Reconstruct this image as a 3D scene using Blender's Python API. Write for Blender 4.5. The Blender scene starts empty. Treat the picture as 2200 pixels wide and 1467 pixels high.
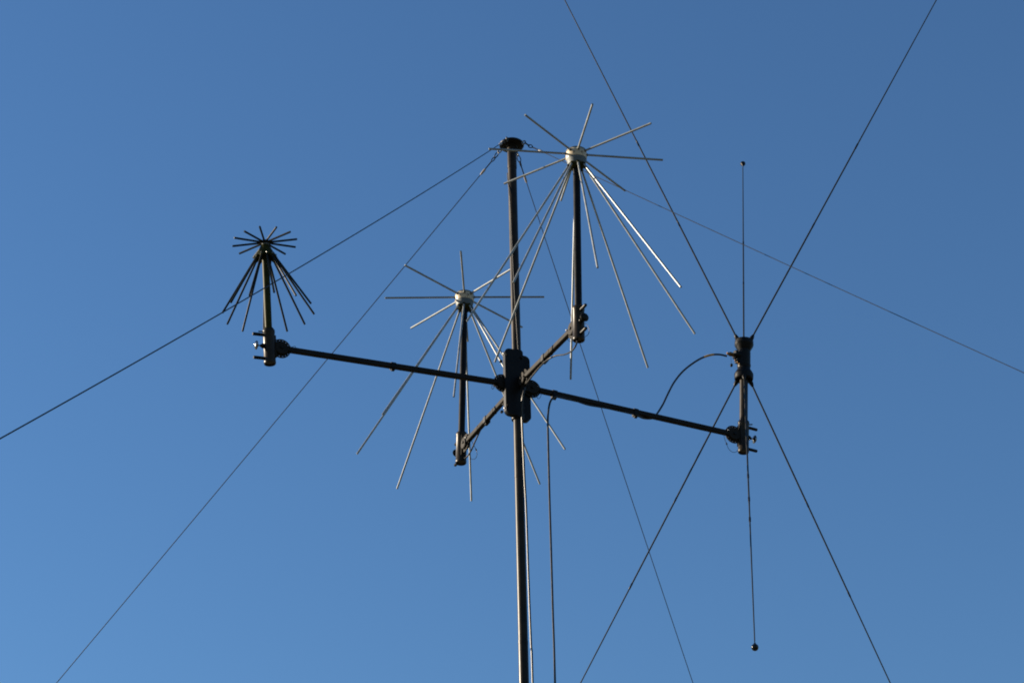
import bpy, bmesh, math
from mathutils import Vector, Matrix, noise
V = Vector
scene = bpy.context.scene
COL = scene.collection
R_ = math.radians

# ------------------------------------------------------------------ camera
PITCH, ROLL = R_(30.593), R_(-0.435)
fw = V((0, math.cos(PITCH), math.sin(PITCH)))
up0 = V((0, -math.sin(PITCH), math.cos(PITCH)))
rt0 = V((1, 0, 0))
rt = rt0 * math.cos(ROLL) + up0 * math.sin(ROLL)
up = -rt0 * math.sin(ROLL) + up0 * math.cos(ROLL)
cd = bpy.data.cameras.new('camera')
cd.lens = 76.407
cd.sensor_width = 36.0
cd.clip_start = 0.1
cd.clip_end = 20000
cam = bpy.data.objects.new('camera', cd)
COL.objects.link(cam)
m = Matrix((rt, up, -fw)).transposed().to_4x4()
m.translation = V((0, 0, 1.6))
cam.matrix_world = m
scene.camera = cam

# ------------------------------------------------------------------ sky, sun, exposure
SUN_AZ, SUN_EL = R_(75.5), R_(18.5)          # azimuth to the left of the view, elevation
sun_dir = V((-math.sin(SUN_AZ) * math.cos(SUN_EL), math.cos(SUN_AZ) * math.cos(SUN_EL), math.sin(SUN_EL)))
world = bpy.data.worlds.new('World')
scene.world = world
world.use_nodes = True
wn = world.node_tree
bg = wn.nodes['Background']
sky = wn.nodes.new('ShaderNodeTexSky')
sky.sky_type = 'NISHITA'
sky.sun_disc = False
sky.sun_elevation = SUN_EL
sky.sun_rotation = -SUN_AZ
sky.altitude = 100
sky.air_density = 1.35
sky.dust_density = 0.0
sky.ozone_density = 7.2
wn.links.new(sky.outputs[0], bg.inputs[0])
bg.inputs[1].default_value = 0.050
sl = bpy.data.lights.new('sun', 'SUN')
sl.energy = 4.6
sl.angle = R_(0.53)
sl.color = (1.0, 0.85, 0.65)
sun = bpy.data.objects.new('sun', sl)
COL.objects.link(sun)
sun.location = (-20, 8, 18)
sun.rotation_euler = sun_dir.to_track_quat('Z', 'Y').to_euler()
vs = scene.view_settings
vs.view_transform = 'Standard'
vs.look = 'None'
vs.exposure = 1.48
vs.gamma = 1.0
scene.render.engine = 'CYCLES'
scene.cycles.filter_width = 1.9

# ------------------------------------------------------------------ materials
def mat(name, col, rough=0.5, metal=0.0, var=0.25, scale=18.0, bump=0.0, coat=0.0, spec=0.5, col2=None, rvar=0.15):
    mt = bpy.data.materials.new(name)
    mt.use_nodes = True
    nt = mt.node_tree
    b = nt.nodes['Principled BSDF']
    tc = nt.nodes.new('ShaderNodeTexCoord')
    nz = nt.nodes.new('ShaderNodeTexNoise')
    nz.inputs['Scale'].default_value = scale
    nz.inputs['Detail'].default_value = 6
    nz.inputs['Roughness'].default_value = 0.65
    nt.links.new(tc.outputs['Object'], nz.inputs['Vector'])
    cr = nt.nodes.new('ShaderNodeValToRGB')
    c2 = col2 or tuple(min(1, c * (1 + var * 1.6)) for c in col)
    cr.color_ramp.elements[0].position = 0.35
    cr.color_ramp.elements[1].position = 0.72
    cr.color_ramp.elements[0].color = (*[c * (1 - var) for c in col], 1)
    cr.color_ramp.elements[1].color = (*c2, 1)
    nt.links.new(nz.outputs['Fac'], cr.inputs['Fac'])
    nt.links.new(cr.outputs['Color'], b.inputs['Base Color'])
    mr = nt.nodes.new('ShaderNodeMapRange')
    mr.inputs['To Min'].default_value = max(0.02, rough - rvar)
    mr.inputs['To Max'].default_value = min(1, rough + rvar)
    nt.links.new(nz.outputs['Fac'], mr.inputs['Value'])
    nt.links.new(mr.outputs['Result'], b.inputs['Roughness'])
    b.inputs['Metallic'].default_value = metal
    b.inputs['Specular IOR Level'].default_value = spec
    b.inputs['Coat Weight'].default_value = coat
    if bump:
        bp = nt.nodes.new('ShaderNodeBump')
        bp.inputs['Strength'].default_value = bump
        bp.inputs['Distance'].default_value = 0.002
        nt.links.new(nz.outputs['Fac'], bp.inputs['Height'])
        nt.links.new(bp.outputs['Normal'], b.inputs['Normal'])
    return mt

M_MAST = mat('mast_paint', (0.0190, 0.0142, 0.0092), 0.36, 0.0, 0.35, 9, 0.15, rvar=0.12, spec=0.14)
M_DARK = mat('dark_green_black_paint', (0.007, 0.0066, 0.0056), 0.40, 0.0, 0.2, 25, 0.08, spec=0.12)
M_ARM = mat('arm_paint', (0.0135, 0.0115, 0.0095), 0.66, 0.0, 0.3, 20, 0.12, spec=0.10)
M_BLACK = mat('black_plastic', (0.007, 0.007, 0.007), 0.42, 0.0, 0.2, 30, spec=0.1)
M_OLIVE = mat('olive_paint', (0.024, 0.024, 0.0055), 0.42, 0.0, 0.25, 25, 0.08, spec=0.05)
M_OLIVEROD = mat('olive_rod_paint', (0.009, 0.010, 0.006), 0.5, 0.0, 0.25, 30, spec=0.1)
M_TUBE = mat('black_fibreglass_tube', (0.006, 0.0068, 0.0075), 0.36, 0.0, 0.2, 12, spec=0.07)
M_ALU = mat('weathered_aluminium', (0.22, 0.235, 0.23), 0.42, 0.28, 0.2, 14, 0.05, rvar=0.06)
M_CREAM = mat('cream_plastic', (0.46, 0.37, 0.24), 0.45, 0.0, 0.12, 25, 0.05)
M_GREY = mat('grey_casting', (0.075, 0.088, 0.088), 0.62, 0.15, 0.15, 35, 0.1)
M_CABLE = mat('black_rubber_cable', (0.010, 0.010, 0.010), 0.38, 0.0, 0.2, 40, spec=0.3)
M_WIRE = mat('steel_guy_rope', (0.013, 0.013, 0.014), 0.55, 0.0, 0.15, 60, spec=0.2)
M_STEEL = mat('zinc_steel', (0.22, 0.22, 0.22), 0.4, 1.0, 0.2, 50)
M_CHROME = mat('polished_steel', (0.20, 0.20, 0.20), 0.16, 1.0, 0.08, 30, rvar=0.05)
M_WHITE = mat('pale_ferrule', (0.28, 0.25, 0.22), 0.45, 0.0, 0.1, 30)
M_BRASS = mat('brass_fitting', (0.14, 0.08, 0.035), 0.5, 1.0, 0.2, 40)
M_YELLOW = mat('yellow_tape', (0.42, 0.24, 0.03), 0.5, 0.0, 0.15, 30)
M_WHIP = mat('whip_paint', (0.011, 0.011, 0.007), 0.42, 0.0, 0.15, 30, spec=0.2)
M_BALL = mat('black_glossy_ball', (0.006, 0.006, 0.006), 0.16, 0.0, 0.1, 20, rvar=0.04, spec=0.25)
M_CORD = mat('pale_cord', (0.060, 0.054, 0.046), 0.6, 0.0, 0.2, 60)
M_ROPE = mat('sunlit_guy_rope', (0.022, 0.024, 0.028), 0.7, 0.0, 0.1, 8, spec=0.1)  # lighter copy for the right-hand guy rope, its sunlit paleness put into the colour
M_GRASS = mat('dry_meadow_ground', (0.07, 0.065, 0.028), 0.9, 0.0, 0.3, 0.6, 0.3, col2=(0.10, 0.085, 0.04))

# ------------------------------------------------------------------ mesh helpers
def basis(d):
    d = V(d).normalized()
    a = V((0, 0, 1)) if abs(d.z) < 0.92 else V((1, 0, 0))
    x = a.cross(d).normalized()
    return x, d.cross(x).normalized(), d

class MB:
    """collects shapes in world coordinates"""
    def __init__(s):
        s.bm = bmesh.new()
    def lathe(s, org, d, prof, seg=24, x=None):
        """prof: list of (radius, height along d); a zero radius closes the end"""
        org = V(org)
        bx, by, bd = basis(d)
        if x is not None:
            bx = (V(x) - bd * V(x).dot(bd)).normalized(); by = bd.cross(bx)
        rings = []
        for r, h in prof:
            if r <= 1e-6:
                rings.append([s.bm.verts.new(org + bd * h)])
            else:
                rings.append([s.bm.verts.new(org + bd * h + bx * r * math.cos(2 * math.pi * i / seg) + by * r * math.sin(2 * math.pi * i / seg)) for i in range(seg)])
        for a, b in zip(rings[:-1], rings[1:]):
            for i in range(seg):
                j = (i + 1) % seg
                if len(a) == 1 and len(b) == 1: continue
                if len(a) == 1: s.bm.faces.new((a[0], b[j], b[i]))
                elif len(b) == 1: s.bm.faces.new((a[i], a[j], b[0]))
                else: s.bm.faces.new((a[i], a[j], b[j], b[i]))
        return s
    def rod(s, p, q, r0, r1=None, seg=16, ch=0.15):
        p, q = V(p), V(q)
        r1 = r0 if r1 is None else r1
        L = (q - p).length
        c0, c1 = r0 * ch, r1 * ch
        return s.lathe(p, q - p, [(0, 0), (r0 - c0, 0), (r0, c0), (r1, L - c1), (r1 - c1, L), (0, L)], seg)
    def tube(s, pts, r, seg=10, sub=6, r1=None):
        P = spline([V(p) for p in pts], sub)
        n = len(P)
        t0 = (P[1] - P[0]).normalized()
        x, y, _ = basis(t0)
        rings = []
        for i, p in enumerate(P):
            t = (P[min(i + 1, n - 1)] - P[max(i - 1, 0)]).normalized()
            x = (x - t * x.dot(t)).normalized(); y = t.cross(x)
            rr = r if r1 is None else r + (r1 - r) * i / (n - 1)
            rings.append([s.bm.verts.new(p + x * rr * math.cos(2 * math.pi * k / seg) + y * rr * math.sin(2 * math.pi * k / seg)) for k in range(seg)])
        for a, b in zip(rings[:-1], rings[1:]):
            for k in range(seg):
                j = (k + 1) % seg
                s.bm.faces.new((a[k], a[j], b[j], b[k]))
        s.bm.faces.new(list(reversed(rings[0]))); s.bm.faces.new(rings[-1])
        return s
    def ring(s, c, n, R, r, seg=20, ms=8, stretch=(1, 1), x=None):
        bx, by, bd = basis(n)
        if x is not None:
            bx = (V(x) - bd * V(x).dot(bd)).normalized(); by = bd.cross(bx)
        c = V(c); rings = []
        for i in range(seg):
            a = 2 * math.pi * i / seg
            e = bx * math.cos(a) * stretch[0] + by * math.sin(a) * stretch[1]
            en = e.normalized()
            rings.append([s.bm.verts.new(c + e * R + en * r * math.cos(2 * math.pi * k / ms) + bd * r * math.sin(2 * math.pi * k / ms)) for k in range(ms)])
        for i in range(seg):
            a, b = rings[i], rings[(i + 1) % seg]
            for k in range(ms):
                j = (k + 1) % ms
                s.bm.faces.new((a[k], b[k], b[j], a[j]))
        return s
    def slab(s, org, ux, uy, outline, t, holes=()):
        """flat outline (list of 2D points) with holes, thickness t centred on org"""
        org, ux, uy = V(org), V(ux).normalized(), V(uy).normalized()
        n = ux.cross(uy).normalized()
        b = bmesh.new()
        for loop in [outline] + list(holes):
            vs_ = [b.verts.new((p[0], p[1], 0)) for p in loop]
            for i in range(len(vs_)):
                b.edges.new((vs_[i], vs_[(i + 1) % len(vs_)]))
        bmesh.ops.triangle_fill(b, use_beauty=True, use_dissolve=False, edges=b.edges[:])
        b.verts.ensure_lookup_table()
        base = [v.co.copy() for v in b.verts]
        idx = {v: i for i, v in enumerate(b.verts)}
        faces = [[idx[v] for v in f.verts] for f in b.faces]
        fl = []
        for f in faces:
            a0, a1, a2 = base[f[0]], base[f[1]], base[f[2]]
            fl.append(f if (a1 - a0).cross(a2 - a0).z > 0 else f[::-1])
        top = [s.bm.verts.new(org + ux * c.x + uy * c.y + n * t / 2) for c in base]
        bot = [s.bm.verts.new(org + ux * c.x + uy * c.y - n * t / 2) for c in base]
        for f in fl:
            s.bm.faces.new([top[i] for i in f]); s.bm.faces.new([bot[i] for i in reversed(f)])
        k = 0
        for li, loop in enumerate([outline] + list(holes)):
            m_ = len(loop)
            for i in range(m_):
                a, c = k + i, k + (i + 1) % m_
                s.bm.faces.new((top[a], bot[a], bot[c], top[c]))
            k += m_
        b.free()
        return s
    def beam(s, p, q, w, h, upv=(0, 0, 1), bev=0.004):
        """rectangular tube with chamfered edges"""
        p, q = V(p), V(q)
        d = (q - p).normalized()
        side = d.cross(V(upv)).normalized(); u = side.cross(d).normalized()
        a, b = w / 2, h / 2
        o = [(-a + bev, -b), (a - bev, -b), (a, -b + bev), (a, b - bev), (a - bev, b), (-a + bev, b), (-a, b - bev), (-a, -b + bev)]
        r0 = [s.bm.verts.new(p + side * x + u * y) for x, y in o]
        r1 = [s.bm.verts.new(q + side * x + u * y) for x, y in o]
        for i in range(8):
            j = (i + 1) % 8
            s.bm.faces.new((r0[i], r0[j], r1[j], r1[i]))
        s.bm.faces.new(r0[::-1]); s.bm.faces.new(r1)
        return s
    def build(s, name, material, parent=None, origin=None, angle=35):
        o0 = V(origin) if origin is not None else (V(WORLD_LOC[parent.name]) if parent is not None else V((0, 0, 0)))
        bmesh.ops.recalc_face_normals(s.bm, faces=s.bm.faces[:])
        me = bpy.data.meshes.new(name)
        for v in s.bm.verts: v.co -= o0
        s.bm.to_mesh(me); s.bm.free()
        me.materials.append(material)
        for p in me.polygons: p.use_smooth = True
        me.set_sharp_from_angle(angle=R_(angle))
        o = bpy.data.objects.new(name, me)
        COL.objects.link(o)
        if parent is not None:
            o.parent = parent
            o.location = o0 - V(WORLD_LOC[parent.name])
        else:
            o.location = o0
        WORLD_LOC[o.name] = o0.copy()
        return o

WORLD_LOC = {}

def spline(P, sub):
    if len(P) < 3 or sub <= 1: return P
    out = []
    for i in range(len(P) - 1):
        p0 = P[i - 1] if i else P[0] * 2 - P[1]
        p3 = P[i + 2] if i + 2 < len(P) else P[-1] * 2 - P[-2]
        p1, p2 = P[i], P[i + 1]
        for k in range(sub):
            t = k / sub
            out.append(0.5 * ((2 * p1) + (p2 - p0) * t + (2 * p0 - 5 * p1 + 4 * p2 - p3) * t * t + (3 * p1 - p0 - 3 * p2 + p3) * t ** 3))
    out.append(P[-1])
    return out

def thing(name, loc, label, cat, group=None):
    o = bpy.data.objects.new(name, None)
    o.empty_display_size = 0.2
    COL.objects.link(o)
    o.location = loc
    o['label'] = label
    o['category'] = cat
    if group: o['group'] = group
    WORLD_LOC[o.name] = V(loc)
    return o

def tag(o, label, cat, group=None):
    o['label'] = label
    o['category'] = cat
    if group: o['group'] = group
    return o

def circle(r, n, c=(0, 0), a0=0.0):
    return [(c[0] + r * math.cos(a0 + 2 * math.pi * i / n), c[1] + r * math.sin(a0 + 2 * math.pi * i / n)) for i in range(n)]

def roundrect(w, h, r, n=6):
    pts = []
    for cx_, cy_, a in ((w / 2 - r, h / 2 - r, 0), (-w / 2 + r, h / 2 - r, 90), (-w / 2 + r, -h / 2 + r, 180), (w / 2 - r, -h / 2 + r, 270)):
        for i in range(n + 1):
            t = R_(a + 90 * i / n)
            pts.append((cx_ + r * math.cos(t), cy_ + r * math.sin(t)))
    return pts

# ------------------------------------------------------------------ ground
bm = bmesh.new()
bmesh.ops.create_grid(bm, x_segments=60, y_segments=60, size=1.0)
for v in bm.verts:
    q = v.co.copy()
    rr = max(abs(q.x), abs(q.y))
    k = 12 + 3000 * rr ** 3
    v.co = V((q.x * k, q.y * k, 0))
    v.co.z = 0.12 * noise.noise(v.co * 0.15) - 0.02
me = bpy.data.meshes.new('ground')
bm.to_mesh(me); bm.free()
me.materials.append(M_GRASS)
for p in me.polygons: p.use_smooth = True
ground = bpy.data.objects.new('ground', me)
COL.objects.link(ground)
ground['kind'] = 'structure'

# ------------------------------------------------------------------ mast
MB0 = V((0.0311, 12.1149, 8.4353))            # bracket centre on the mast axis
MA = V((-0.0124, 0.0001, 0.9999)).normalized()
def on_mast(t): return MB0 + MA * t
BASE_T = -8.45
mast = thing('antenna_mast', on_mast(BASE_T), 'tall slim olive brown tubular mast rising from the bottom edge, carrying all four arms', 'mast')
for t0, t1, r in ((BASE_T, -4.2, 0.0325), (-4.2, -1.7597, 0.0300), (-1.7597, -0.6509, 0.0295), (-0.6509, 1.72, 0.0298)):
    MB().rod(on_mast(t0), on_mast(t1), r, seg=40, ch=0.05).build('mast_section', M_MAST, mast)
for t, r in ((-1.765, 0.0306), (-0.655, 0.0303)):
    MB().lathe(on_mast(t), MA, [(0.0285, -0.012), (r, -0.010), (r, 0.010), (0.0285, 0.012)], 40).build('joint_ring', M_MAST, mast)
MB().lathe(on_mast(1.69), MA, [(0.0285, 0), (0.0316, 0.0), (0.0322, 0.012), (0.0316, 0.03), (0.0312, 0.18), (0.0, 0.182)], 40).build('top_sleeve', M_MAST, mast)
PLATE_T = 1.875
plate = MB().lathe(on_mast(PLATE_T), MA, [(0, -0.012), (0.036, -0.012), (0.040, -0.004), (0.078, 0.0), (0.084, 0.005), (0.085, 0.014), (0.080, 0.020), (0.05, 0.024), (0, 0.026)], 40).build('guy_plate', M_BLACK, mast)
T = on_mast(1.8633)

# ------------------------------------------------------------------ arms
CL = {'A': V((0.4045, 11.2937, 8.3999)), 'B': V((-0.3466, 12.9423, 8.4242)), 'C': V((-1.4855, 11.4577, 8.3495)), 'D': V((1.5369, 12.7891, 8.4113))}
AX = {'A': V((-0.0107, -0.0338, 0.9994)).normalized(), 'B': V((0.0074, 0.0398, 0.9992)).normalized(),
      'C': V((-0.0883, -0.0785, 0.9930)).normalized(), 'D': V((0.0647, -0.0143, 0.9978)).normalized()}
HUB = {'A': V((0.4164, 11.2523, 9.6260)), 'B': V((-0.3307, 12.9910, 9.6452)), 'C': V((-1.5435, 11.4006, 9.0726)), 'D': V((1.5756, 12.7806, 9.0081))}
TX = {k_: (HUB[k_] - CL[k_]).normalized() for k_ in 'ABCD'}     # axis of each support tube
ARM_LABEL = {
    'A': 'short square arm reaching towards the viewer, holding the upper pale hubbed antenna at its socket',
    'B': 'short square arm slanting away to the lower left, holding the lower pale hubbed antenna',
    'C': 'long dark arm reaching left to the small olive antenna',
    'D': 'long dark arm reaching right to the antenna with the long crossing whips'}
STRAPS = {'A': [0.461], 'B': [0.533], 'C': [0.513], 'D': [0.158, 0.512]}
TIES = {'A': [0.55], 'B': [0.40], 'C': [], 'D': []}
LANYARD = {
 'D': [[(1.3989, 12.72, 8.3896), (1.4033, 12.72, 8.3581), (1.4137, 12.72, 8.3232), (1.4251, 12.73, 8.2936), (1.4464, 12.74, 8.2744), (1.4719, 12.75, 8.2759), (1.4957, 12.76, 8.2984)],
       [(0.153, 12.2, 8.4137), (0.1587, 12.2, 8.3931), (0.1706, 12.2, 8.3862), (0.1812, 12.2, 8.3998), (0.186, 12.2, 8.4237)]],
 'A': [[(0.4424, 11.25, 8.3765), (0.4584, 11.24, 8.3507), (0.466, 11.24, 8.3179), (0.4573, 11.25, 8.2946), (0.4377, 11.26, 8.2844)],
       [(0.335, 11.4, 8.3585), (0.3461, 11.4, 8.3419), (0.3652, 11.38, 8.3267), (0.379, 11.36, 8.3278)]],
 'B': [[(-0.2788, 12.84, 8.4329), (-0.2598, 12.83, 8.3852), (-0.2442, 12.83, 8.3501), (-0.238, 12.83, 8.3151), (-0.2505, 12.84, 8.289), (-0.2726, 12.86, 8.2961), (-0.2886, 12.88, 8.3277)]],
 'C': [[(-0.126, 12.0, 8.3856), (-0.1305, 12.0, 8.3585), (-0.1246, 12.0, 8.3449), (-0.1143, 12.0, 8.3617), (-0.1083, 12.0, 8.382)],
       [(-1.3638, 11.48, 8.3546), (-1.3458, 11.47, 8.3552), (-1.3288, 11.47, 8.3584), (-1.3225, 11.47, 8.3451)]]}

def hinge(parent, c, d, axis_up, skip):
    """round hinge plate with a ring of holes, lying in the plane of arm and post"""
    d = V(d).normalized(); u = V(axis_up); u = (u - d * u.dot(d)).normalized()
    holes = [circle(0.0042, 8, (0.0545 * math.cos(R_(a)), 0.0545 * math.sin(R_(a)))) for a in [k * 22.5 + 11.25 for k in range(16)]]
    o = MB().slab(c, d, u, circle(0.0635, 48), 0.008, holes).build('hinge_disc', M_ARM, parent)
    n = d.cross(u)
    b = MB()
    b.lathe(V(c) - n * 0.019, n, [(0, 0), (0.040, 0), (0.044, 0.004), (0.044, 0.034), (0.040, 0.038), (0, 0.038)], 32)
    b.build('hinge_boss', M_ARM, o)
    MB().lathe(V(c) - n * 0.027, n, [(0, 0), (0.008, 0), (0.010, 0.003), (0.010, 0.051), (0.008, 0.054), (0, 0.054)], 12).build('pivot_bolt', M_DARK, o)
    return o

ARMS = {}
for k in 'ABCD':
    c = CL[k]
    full = c - MB0
    hd = V((full.x, full.y, 0)).normalized()
    root = MB0 + full.normalized() * 0.10
    tipc = c - full.normalized() * 0.075
    arm = thing('support_arm', root, ARM_LABEL[k], 'support arm', 'arms bolted to the mast bracket')
    ARMS[k] = arm
    d = (tipc - root).normalized()
    MB().beam(root + d * 0.034, tipc - d * 0.034, 0.031, 0.032, bev=0.003).build('arm_tube', M_ARM, arm)
    hinge(arm, root, d, (0, 0, 1), None)
    tip_disc = hinge(arm, tipc, d, TX[k], None)
    # lugs joining the discs to bracket and socket
    MB().beam(root, MB0 + hd * 0.03 + (root - MB0).dot(V((0, 0, 1))) * V((0, 0, 1)), 0.034, 0.07).build('root_lug', M_DARK, arm)
    # locking pins through the disc
    side = d.cross(V((0, 0, 1))).normalized()
    p = tipc - d * 0.050 + V((0, 0, 0.012))
    MB().rod(p - side * 0.026, p + side * 0.026, 0.0045, seg=10).build('locking_pin', M_STEEL, arm)
    p = root + d * 0.052 - V((0, 0, 0.012))
    MB().rod(p - side * 0.032, p + side * 0.032, 0.0045, seg=10).build('locking_pin', M_DARK, arm)
    for f in STRAPS[k]:
        p = MB0 + full * f
        under = 0.010 if k != 'C' else 0.002
        b = MB()
        b.beam(p - d * 0.016 - V((0, 0, under / 2)), p + d * 0.016 - V((0, 0, under / 2)), 0.040, 0.042 + under, bev=0.006)
        st = b.build('cable_strap', M_BLACK, arm)
        MB().beam(p - d * 0.010 - V((0, 0, 0.024 + under)), p + d * 0.010 - V((0, 0, 0.024 + under)), 0.022, 0.016, bev=0.005).build('buckle', M_BLACK, st)
    for f in TIES[k]:
        p = MB0 + full * f
        MB().beam(p - d * 0.004, p + d * 0.004, 0.035, 0.036, bev=0.004).build('cable_tie', M_BLACK, arm)
    # clamp socket
    a = TX[k]
    out = (hd - a * hd.dot(a)).normalized()
    prof = [(0.029, -0.118), (0.035, -0.118), (0.0375, -0.113), (0.0375, -0.10), (0.0365, -0.097), (0.0365, 0.088), (0.0385, 0.092), (0.0385, 0.108), (0.036, 0.113), (0.0285, 0.113)]
    rt_ = {'A': 0.0225, 'B': 0.0225, 'C': 0.0225, 'D': 0.028}[k]
    sk = MB().lathe(c, a, [(0, -0.112), (0.028, -0.112)] + prof + [(rt_, 0.110)], 40, x=out).build('socket', M_MAST, arm)
    for h in (0.078, -0.082):
        MB().lathe(c + a * h, out, [(0.0105, 0.030), (0.0105, 0.098), (0.0085, 0.103), (0, 0.103)], 16).build('clamp_peg', M_DARK, sk)
    MB().lathe(c + a * 0.002, out, [(0.016, 0.030), (0.016, 0.046), (0.011, 0.050), (0.008, 0.058), (0.004, 0.060), (0.004, 0.074)], 16).build('knob_boss', M_DARK, sk)
    MB().lathe(c + a * 0.002, out, [(0, 0.070), (0.010, 0.071), (0.018, 0.075), (0.026, 0.078), (0.0285, 0.081), (0.0275, 0.085), (0.023, 0.0895), (0.016, 0.0930), (0.008, 0.0950), (0, 0.0955)], 28).build('clamp_knob', M_CHROME if k in 'CD' else M_DARK, sk)
    lv = (out * 0.75 + a.cross(out) * (-0.3) + a * 0.1).normalized()
    MB().beam(c + a * 0.100 + out * 0.034, c + a * 0.100 + out * 0.034 + lv * 0.030, 0.012, 0.007, upv=a).build('release_lever', M_DARK, sk)
    tv = a.cross(out)
    for s_ in (-1, 1):
        MB().beam(c - out * 0.036 + a * -0.075 + tv * 0.012 * s_, c - out * 0.036 + a * 0.075 + tv * 0.012 * s_, 0.010, 0.012, upv=out).build('socket_rib', M_ARM, sk)
    for pts in LANYARD[k]:
        ly = MB().tube(pts, 0.0016, 6, 5).build('lanyard', M_BLACK, arm)
        q0 = V(pts[len(pts) // 2 - 1]); q1 = V(pts[len(pts) // 2])
        if len(pts) > 6:
            MB().lathe(V(pts[2]) , V(pts[2]) - V(pts[1]), [(0, -0.009), (0.004, -0.007), (0.0052, 0), (0.004, 0.007), (0, 0.009)], 10).build('crimp', M_BLACK, ly)

# ------------------------------------------------------------------ bracket in the middle
br = thing('mast_bracket', MB0 - MA * 0.24, 'black two plate clamp bracket around the mast where the four arms meet', 'bracket')
uD = (CL['D'] - CL['C']); uD = V((uD.x, uD.y, 0)).normalized()
wA = V((uD.y, -uD.x, 0))                     # towards the viewer
if wA.y > 0: wA = -wA
o1 = MB().slab(MB0 - uD * 0.037 + wA * 0.026 - MA * 0.004, uD, MA, roundrect(0.128, 0.482, 0.036), 0.036).build('front_plate', M_BLACK, br)
o2 = MB().slab(MB0 + uD * 0.034 - wA * 0.026 - MA * 0.0, uD, MA, roundrect(0.126, 0.478, 0.034), 0.036).build('rear_plate', M_BLACK, br)
for o_ in (o1, o2):
    bv = o_.modifiers.new('edge', 'BEVEL'); bv.width = 0.005; bv.segments = 2; bv.limit_method = 'ANGLE'; bv.angle_limit = R_(60)
MB().lathe(MB0, MA, [(0.030, -0.252), (0.040, -0.252), (0.042, -0.246), (0.042, 0.240), (0.040, 0.246), (0.030, 0.246)], 32).build('mast_sleeve', M_BLACK, br)
for sx, sz in ((-1, 1), (-1, -1), (1, 1), (1, -1)):
    p = MB0 - uD * 0.037 + uD * 0.052 * sx + MA * (0.185 * sz)
    MB().lathe(p - wA * 0.058, wA, [(0, 0), (0.009, 0), (0.010, 0.002), (0.010, 0.014), (0, 0.015)], 6).build('bolt', M_DARK, br)
    MB().lathe(p + wA * 0.043, wA, [(0.010, 0), (0.010, 0.010), (0.008, 0.012), (0, 0.013)], 6).build('bolt', M_DARK, br)
for sx, sz in ((-1, 1), (-1, -1)):
    p = MB0 - uD * 0.101 + wA * 0.026 + MA * (0.2 * sz)
    MB().lathe(p, -uD, [(0.0075, -0.004), (0.0075, 0.004), (0.005, 0.007), (0, 0.008)], 12).build('side_bolt', M_STEEL, br)

# ------------------------------------------------------------------ discone antennas
def pol(k, az):
    a = AX[k]
    ex = V((1, 0, 0)); ex = (ex - a * ex.dot(a)).normalized()
    ey = a.cross(ex)
    return ex * math.cos(R_(az)) - ey * math.sin(R_(az))

DISC = {
 'A': [(-8.76, 0.18), (35.12, 0.74), (81.08, -0.29), (125.57, -0.63), (171.58, -0.28), (214.8, -0.69), (260.89, 0.59), (305.97, 0.98)],
 'B': [(1.66, -1.06), (46.88, -0.53), (91.37, -0.18), (135.85, 0.14), (180.3, -0.35), (225.27, 0.06), (271.07, -0.69), (316.32, 0.0)],
 'C': [(5.32, -1.48), (33.28, -0.21), (63.52, 0.17), (92.88, 0.53), (122.26, -1.04), (152.63, 0.12), (181.36, -0.74), (212.06, -0.75), (242.99, 0.0), (272.99, 0.0), (303.06, 0.05), (334.14, -0.32)]}
CONE = {
 'A': (-7.54, [(-9.67, 29.02), (37.63, 29.95), (84.53, 29.11), (127.32, 28.69), (173.36, 29.41), (218.73, 28.59), (265.76, 31.35), (309.11, 27.62)]),
 'B': (2.25, [(2.56, 28.68), (50.5, 28.7), (93.17, 29.16), (136.63, 29.12), (184.1, 29.73), (227.97, 28.67), (273.9, 30.1), (319.63, 28.68)]),
 'C': (18.06, [(17.85, 29.53), (47.86, 29.39), (77.04, 29.46), (108.55, 28.97), (137.82, 29.55), (166.79, 29.64), (200.97, 29.9), (228.07, 28.65), (258.06, 29.38), (288.23, 29.96), (318.63, 28.78), (347.51, 29.59)])}

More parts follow.
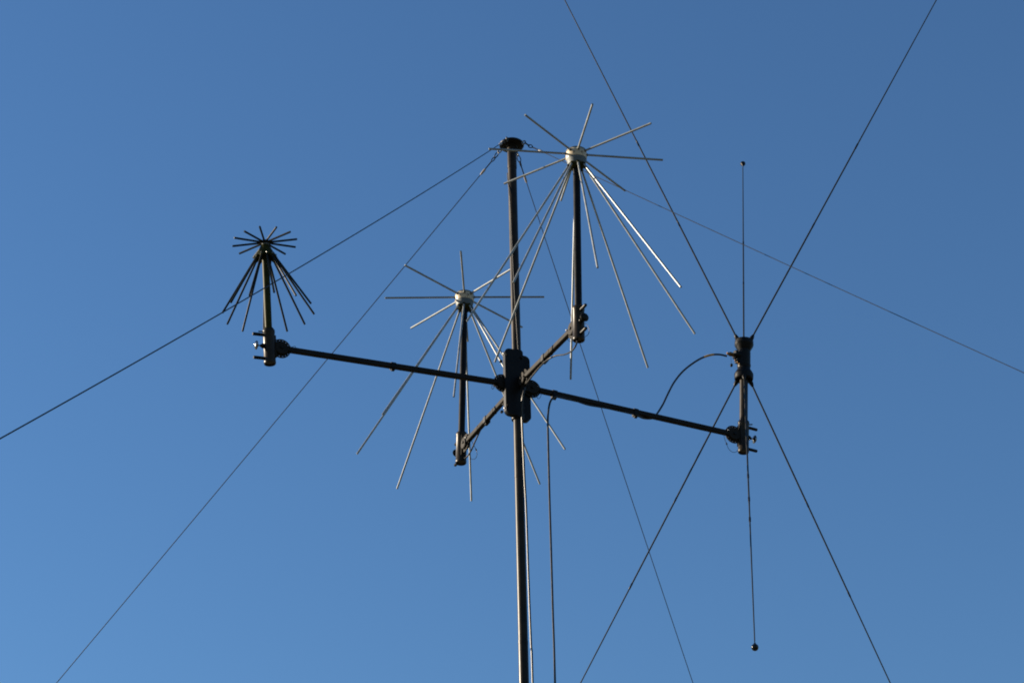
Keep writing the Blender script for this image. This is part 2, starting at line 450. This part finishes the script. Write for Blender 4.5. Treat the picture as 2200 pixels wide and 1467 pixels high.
def discone_big(k, label):
    a, h, c = AX[k], HUB[k], CL[k]
    an = thing('discone_antenna', c - a * 0.10, label, 'antenna', 'pair of large pale hubbed discone antennas')
    MB().lathe(c, TX[k], [(0, -0.10), (0.0228, -0.10), (0.0228, (h - c).length - 0.10), (0, (h - c).length - 0.10)], 28).build('support_tube', M_TUBE, an)
    hb = MB().lathe(h, a, [(0.050, 0.016), (0.062, 0.014), (0.0668, 0.006), (0.0672, -0.010), (0.0668, -0.034), (0.0640, -0.043), (0.058, -0.046)], 40).build('hub', M_CREAM, an)
    MB().lathe(h, a, [(0, 0.026), (0.050, 0.025), (0.0635, 0.021), (0.0655, 0.017), (0.0650, 0.0135), (0.048, 0.0135)], 40).build('top_cap', M_GREY, hb)
    MB().lathe(h, a, [(0.0625, -0.041), (0.0635, -0.046), (0.0590, -0.066), (0.0560, -0.082), (0.0510, -0.086), (0.0490, -0.082)], 40).build('lower_collar', M_GREY, hb)
    MB().lathe(h, a, [(0.0500, -0.080), (0.0495, -0.092), (0.044, -0.104), (0.034, -0.110), (0.0225, -0.112)], 40).build('base_cone', M_OLIVE, hb)
    az0, rods = CONE[k]
    for i in range(8):
        w = pol(k, az0 + 22.5 + 45 * i)
        MB().lathe(h - a * 0.021 + w * 0.0655, w, [(0.0070, -0.004), (0.0076, 0.0018), (0.0056, 0.0026), (0.0044, -0.002), (0, -0.002)], 14).build('screw_socket', M_BLACK, hb)
    for az, el in DISC[k]:
        w = (pol(k, az) * math.cos(R_(el)) + a * math.sin(R_(el))).normalized()
        rd = MB().rod(h + w * 0.058, h + w * 0.5600, 0.0068, seg=16, ch=0.12).build('disc_rod', M_ALU, an)
        MB().lathe(h + w * 0.062, w, [(0.0102, 0), (0.0102, 0.008), (0.0085, 0.011), (0.0069, 0.012)], 12).build('rod_nut', M_GREY, rd)
    for i, (az, be) in enumerate(rods):
        d0 = pol(k, az0 + 45 * i)
        w = pol(k, az) * math.sin(R_(be)) - a * math.cos(R_(be))
        root = h - a * 0.08 + d0 * 0.046
        tip = h - a * 0.08 + d0 * 0.050 + w * 1.3354
        rd = MB().rod(root, tip, 0.0066, seg=16, ch=0.12).build('cone_rod', M_ALU, an)
        dd = (tip - root).normalized()
        MB().lathe(root, dd, [(0.0105, 0.0), (0.0105, 0.018), (0.0085, 0.022), (0.0067, 0.023)], 12).build('rod_nut', M_OLIVE, rd)
    return an

discone_big('A', 'large antenna with cream hub and silver rods, uppermost, right of the mast top')
discone_big('B', 'large antenna with cream hub and silver rods, the lower one left of the mast')

# small olive discone
k = 'C'
a, h, c = AX[k], HUB[k], CL[k]
an = thing('discone_antenna', c - a * 0.10, 'small dark olive antenna with twelve short rods at the far left arm end', 'antenna')
Lt = (h - c).length
MB().lathe(c, TX[k], [(0, -0.10), (0.0222, -0.10), (0.0222, Lt - 0.06), (0, Lt - 0.06)], 28).build('support_tube', M_OLIVE, an)
MB().lathe(c + TX[k] * 0.112, TX[k], [(0.0225, 0.016), (0.030, 0.012), (0.034, 0.0), (0.034, -0.012)], 28).build('tube_collar', M_OLIVE, an)
hb = MB().lathe(h, a, [(0, 0.010), (0.024, 0.010), (0.029, 0.006), (0.030, -0.006), (0.026, -0.010), (0.024, -0.013)], 28).build('hub', M_DARK, an)
MB().lathe(h, a, [(0.022, -0.008), (0.0245, -0.010), (0.0245, -0.021), (0.022, -0.022)], 28).build('insulator_ring', M_GREY, hb)
MB().lathe(h, a, [(0.022, -0.020), (0.028, -0.023), (0.031, -0.030), (0.058, -0.088), (0.066, -0.100), (0.0645, -0.108), (0.056, -0.106), (0.030, -0.060), (0.0225, -0.05)], 36).build('cone', M_OLIVE, hb)
for az, el in DISC[k]:
    w = (pol(k, az) * math.cos(R_(el)) + a * math.sin(R_(el))).normalized()
    MB().rod(h + w * 0.020, h + w * 0.2044, 0.0064, seg=14, ch=0.15).build('disc_rod', M_OLIVEROD, an)
az0, rods = CONE[k]
for i, (az, be) in enumerate(rods):
    d0 = pol(k, az0 + 30 * i)
    w = pol(k, az) * math.sin(R_(be)) - a * math.cos(R_(be))
    root = h - a * 0.09 + d0 * 0.050
    rd = MB().rod(root - w * 0.01, root + w * 0.4717, 0.0064, seg=14, ch=0.15).build('cone_rod', M_OLIVEROD, an)
    MB().lathe(root, w, [(0.0105, -0.005), (0.0105, 0.030), (0.0085, 0.034), (0.0065, 0.035)], 12).build('rod_socket', M_OLIVE, rd)
    sc = root + w * 0.022 + (pol(k, az) * math.cos(R_(be)) + a * math.sin(R_(be))) * 0.009
    MB().lathe(sc, pol(k, az) * math.cos(R_(be)) + a * math.sin(R_(be)), [(0.0045, 0), (0.0045, 0.004), (0.003, 0.006), (0, 0.006)], 8).build('set_screw', M_STEEL, rd)

# biconical whip antenna
k = 'D'
a, h, c = AX[k], HUB[k], CL[k]
an = thing('whip_antenna', c - a * 0.10, 'dark antenna of six long thin whips spreading up and down at the right arm end', 'antenna')
Lt = (h - c).length
MB().lathe(c, TX[k], [(0, -0.10), (0.0280, -0.10), (0.0280, Lt - 0.12), (0, Lt - 0.12)], 32).build('support_tube', M_MAST, an)
toward = V((0, -1, 0)); left = V((-1, 0, 0))
hd_ = MB().lathe(h, a, [(0, 0.118), (0.054, 0.118), (0.058, 0.135), (0.0620, 0.136), (0.0635, 0.133), (0.0650, 0.104), (0.0635, 0.099), (0.0455, 0.062), (0.0430, 0.058), (0.0430, 0.052), (0.0445, 0.048), (0.0445, -0.070), (0.0430, -0.076), (0, -0.076)], 36).build('head', M_BLACK, an, angle=18)
MB().lathe(h, a, [(0.040, -0.074), (0.0435, -0.080), (0.0445, -0.086), (0.0630, -0.120), (0.0650, -0.126), (0.0640, -0.158), (0.0610, -0.164), (0.050, -0.164), (0.044, -0.150), (0.0285, -0.148)], 36).build('skirt', M_BLACK, an, angle=18)
MB().lathe(h - a * 0.060, a, [(0.0445, -0.004), (0.0465, -0.002), (0.0465, 0.010), (0.0445, 0.012)], 36).build('clamp_band', M_DARK, hd_)
jd = (left * 0.9 + toward * 0.35).normalized(); jd = (jd - a * jd.dot(a)).normalized()
jb = MB().lathe(h + a * 0.012, jd, [(0.030, 0.030), (0.030, 0.052), (0.033, 0.055), (0.033, 0.070), (0.030, 0.074), (0, 0.074)], 24).build('junction_box', M_BLACK, an)
MB().beam(h - a * 0.030 + jd * 0.036, h - a * 0.030 + jd * 0.062, 0.034, 0.040, upv=a, bev=0.006).build('latch_block', M_BLACK, jb)
MB().lathe(h + a * 0.008 + jd * 0.072, jd, [(0.0135, 0), (0.0135, 0.020), (0.0150, 0.022), (0.0150, 0.038), (0.010, 0.042), (0.008, 0.056), (0, 0.056)], 14).build('cable_connector', M_BRASS, jb)
for q, col in ((h - a * 0.034 + jd * 0.064 + toward * 0.004, M_BRASS), (h - a * 0.052 + jd * 0.046 + toward * 0.016, M_BRASS), (h - a * 0.066 + jd * 0.034 + toward * 0.024, M_BRASS)):
    MB().lathe(q, jd + toward * 0.6, [(0.0065, -0.01), (0.0065, 0.006), (0.004, 0.009), (0, 0.009)], 10).build('fixing_screw', col, jb)
cap0 = h - a * 0.014 + jd * 0.098
dc = MB().tube([cap0, cap0 - V((0, 0, 0.02)), cap0 - V((0, 0, 0.05))], 0.0012, 6, 4).build('dust_cap_cord', M_CABLE, jb)
MB().lathe(cap0 - V((0, 0, 0.064)), (0.2, 0, 1), [(0, -0.011), (0.008, -0.009), (0.0098, 0), (0.008, 0.009), (0, 0.013)], 14).build('dust_cap', M_DARK, an)
WHIPS = [(1, 272.97, 274.30, 30.96), (1, 392.97, 392.34, 31.31), (1, 152.97, 154.08, 31.54), (-1, 92.97, 92.34, 30.79), (-1, 212.97, 213.79, 30.41), (-1, -27.03, -28.58, 30.07)]
for s_, az0, az, al in WHIPS:
    d0 = pol(k, az0)
    w = (pol(k, az) * math.sin(R_(al)) + a * s_ * math.cos(R_(al))).normalized()
    root = h + a * (0.1362 if s_ > 0 else -0.1661) + d0 * 0.0539
    tip = root + w * 2.985
    b = MB()
    b.lathe(root, w, [(0, -0.03), (0.0058, -0.03), (0.0058, 0.9), (0.0054, 0.92), (0.0052, 1.55), (0.0047, 1.57), (0.0034, 2.93), (0, 2.93)], 12)
    wh = b.build('whip', M_WHIP, an)
    MB().lathe(root, w, [(0.010, -0.050), (0.0150, -0.040), (0.0150, 0.010), (0.0115, 0.024), (0.0080, 0.034), (0.0055, 0.036)], 14).build('whip_boot', M_BLACK, wh)
    front = s_ < 0 and abs(az0 - 92.97) < 1
    for t in ((0.86, 1.24, 1.50, 1.72) if front else (0.91, 1.56)):
        rs = 0.0070 if front else 0.0062
        MB().lathe(root + w * t, w, [(0.004, -0.024), (rs, -0.020), (rs, 0.020), (0.004, 0.024)], 12).build('joint_sleeve', M_BLACK, wh)
    br_ = 0.0205
    prof = [(0, -0.050), (0.003, -0.046)] + [(br_ * math.sin(R_(t)), -br_ * math.cos(R_(t))) for t in range(40, 181, 10)]
    prof[-1] = (0, br_)
    MB().lathe(tip, w, prof, 24).build('ball_tip', M_BALL if s_ < 0 else M_BLACK, wh)

# ------------------------------------------------------------------ guy ropes
GUYS = [(11.6, -109.5, 0.15, 'thin dark guy rope running from mast top down to the left edge', 0.0030),
        (12.0, 149.75, 0.10, 'thin guy rope running from mast top steeply to the lower left corner', 0.0028),
        (12.0, 65.86, 0.10, 'thin guy rope dropping from mast top steeply behind the right arm', 0.0028),
        (12.3, -30.14, 0.08, 'very thin grey guy rope running from mast top down to the right edge', 0.0023)]
for r, ph, S, lab, rad in GUYS:
    e = V((math.cos(R_(ph)), math.sin(R_(ph)), 0))
    an_ = V((T.x + r * e.x, T.y + r * e.y, 0.02))
    st = T + e * 0.1
    def gp(t): return st + (an_ - st) * t - V((0, 0, 4 * S * t * (1 - t)))
    gw = thing('guy_rope', an_, lab, 'guy rope', 'guy ropes staying the mast')
    L = (an_ - st).length
    t_f = 0.20 / L
    pts = [gp(t_f + (1 - t_f) * (i / 40)) for i in range(41)]
    MB().tube(pts, rad, 8, 1).build('rope', M_WIRE if ph != -30.14 else M_ROPE, gw)
    gd = (gp(0.03) - gp(0)).normalized()
    sidev = gd.cross(V((0, 0, 1))).normalized()
    # eye bolt, shackle, link, hook shank and ferrule
    def link(p, q, width, rr, nrm):
        p, q = V(p), V(q)
        dd = (q - p).normalized()
        n_ = V(nrm) - dd * V(nrm).dot(dd)
        return MB().ring((p + q) / 2, n_, width / 2, rr, 20, 8, stretch=((q - p).length / width, 1.0), x=dd)
    e0 = T + e * 0.083 + MA * 0.016
    e1 = T + e * 0.108 + MA * 0.002
    link(e0, e1, 0.026, 0.0045, sidev).build('eye_bolt', M_STEEL, gw)
    link(T + e * 0.104 + MA * 0.004, st + gd * 0.050, 0.024, 0.0036, sidev.cross(gd)).build('shackle', M_DARK, gw)
    link(st + gd * 0.042, st + gd * 0.082, 0.020, 0.0036, sidev).build('link', M_DARK, gw)
    MB().rod(st + gd * 0.078, st + gd * 0.150, 0.0042, 0.0038, 10).build('hook_shank', M_DARK, gw)
    MB().lathe(st + gd * 0.146, gd, [(0.003, 0), (0.0075, 0.004), (0.0085, 0.02), (0.0075, 0.044), (0.0035, 0.056)], 14).build('ferrule', M_WHITE, gw)
    MB().rod(an_ + V((0, 0, 0.05)) - gd * 0.05, an_ - V((0, 0, 0.3)), 0.012, 0.006, 10).build('ground_peg', M_DARK, gw)

# ------------------------------------------------------------------ cables
K_D = [(1.4583, 12.7506, 9.0101), (1.4054, 12.7506, 9.0234), (1.3419, 12.7506, 9.0185), (1.2621, 12.7606, 8.9884), (1.1627, 12.75, 8.9032), (1.0901, 12.72, 8.7964), (1.039, 12.68, 8.6813), (0.999, 12.65, 8.5834), (0.9569, 12.62, 8.5003), (0.9234, 12.56, 8.4329), (0.8641, 12.5, 8.399), (0.8222, 12.4566, 8.3913), (0.7916, 12.4428, 8.3996), (0.6935, 12.4084, 8.4109), (0.5704, 12.3529, 8.4056), (0.4848, 12.3141, 8.4022), (0.4029, 12.2767, 8.4131), (0.3148, 12.2264, 8.4082), (0.2784, 12.2, 8.3972), (0.254, 12.19, 8.3765), (0.2383, 12.18, 8.337), (0.2283, 12.17, 8.2704), (0.2239, 12.16, 8.1807), (0.2246, 12.15, 7.9421), (0.2267, 12.14, 7.6109), (0.2302, 12.13, 7.2881), (0.2345, 12.12, 6.8513), (0.2394, 12.1, 6.4047), (0.25, 12.06, 4.5), (0.27, 12.0, 2.2), (0.3, 11.9, 0.03)]
cab = thing('coaxial_cable', V(K_D[-1]), 'black cable looping from the whip antenna along the right arm, then hanging straight down', 'cable', 'black antenna cables')
jk = MB().tube(K_D, 0.0066, 10, 6).build('cable_jacket', M_CABLE, cab)
fine = spline([V(p) for p in K_D], 12)
def seg_between(x0, x1):
    return [p for p in fine[:110] if x0 <= p.x <= x1]
MB().tube(seg_between(1.303, 1.372), 0.0074, 10, 1).build('tape_band', M_YELLOW, cab)

K_M = [(0.0804, 12.0, 8.3567), (0.0696, 12.0, 8.3128), (0.0619, 12.01, 8.2747), (0.0599, 12.03, 8.2119), (0.0606, 12.05, 8.1225), (0.0673, 12.065, 7.8991), (0.0725, 12.07, 7.7386), (0.081, 12.07, 7.5136), (0.0904, 12.07, 7.0441), (0.1002, 12.07, 6.6506), (0.107, 12.07, 6.3939), (0.125, 12.07, 4.6), (0.15, 12.04, 2.3), (0.2, 11.95, 0.03)]
K_A = [(0.3967, 11.29, 8.3026), (0.3917, 11.29, 8.2667), (0.3786, 11.3, 8.2368), (0.3571, 11.35, 8.237), (0.3201, 11.45, 8.2745), (0.2854, 11.54, 8.3223), (0.258, 11.6, 8.3492), (0.219, 11.668, 8.3640), (0.1845, 11.783, 8.3939), (0.137, 11.8881, 8.3906), (0.1001, 11.9698, 8.3834), (0.0806, 12.0165, 8.3761)]
K_B = [(-0.3334, 12.93, 8.3612), (-0.3232, 12.9, 8.3244), (-0.3042, 12.88, 8.3278), (-0.2783, 12.83, 8.3434), (-0.2525, 12.77, 8.3744), (-0.2172, 12.69, 8.4153), (-0.182, 12.6, 8.4363), (-0.1504, 12.53, 8.4537), (-0.119, 12.46, 8.4602), (-0.0911, 12.4, 8.4512), (-0.0572, 12.3, 8.4042)]
tag(MB().tube(K_M, 0.0062, 10, 6).build('coaxial_cable', M_CABLE, None, K_M[-1]), 'black cable running down close beside the mast below the bracket', 'cable', 'black antenna cables')
tag(MB().tube(K_A, 0.0052, 10, 6).build('coaxial_cable', M_CABLE, None, K_A[-1]), 'short black cable drooping below the socket of the arm nearest the viewer', 'cable', 'black antenna cables')
tag(MB().tube(K_B, 0.0052, 10, 6).build('coaxial_cable', M_CABLE, None, K_B[0]), 'short black cable along the rear arm to the lower left socket', 'cable', 'black antenna cables')
CORD = [(-0.0229, 12.12, 10.0931), (-0.0187, 12.1, 9.9909), (-0.0061, 12.082, 9.8191), (0.0049, 12.079, 9.4854), (0.0204, 12.079, 9.0717), (0.0399, 12.079, 8.6559)]
tag(MB().tube(CORD, 0.0026, 8, 6).build('halyard', M_CORD, None, CORD[-1]), 'thin pale cord running down the front of the upper mast to the bracket', 'cord')
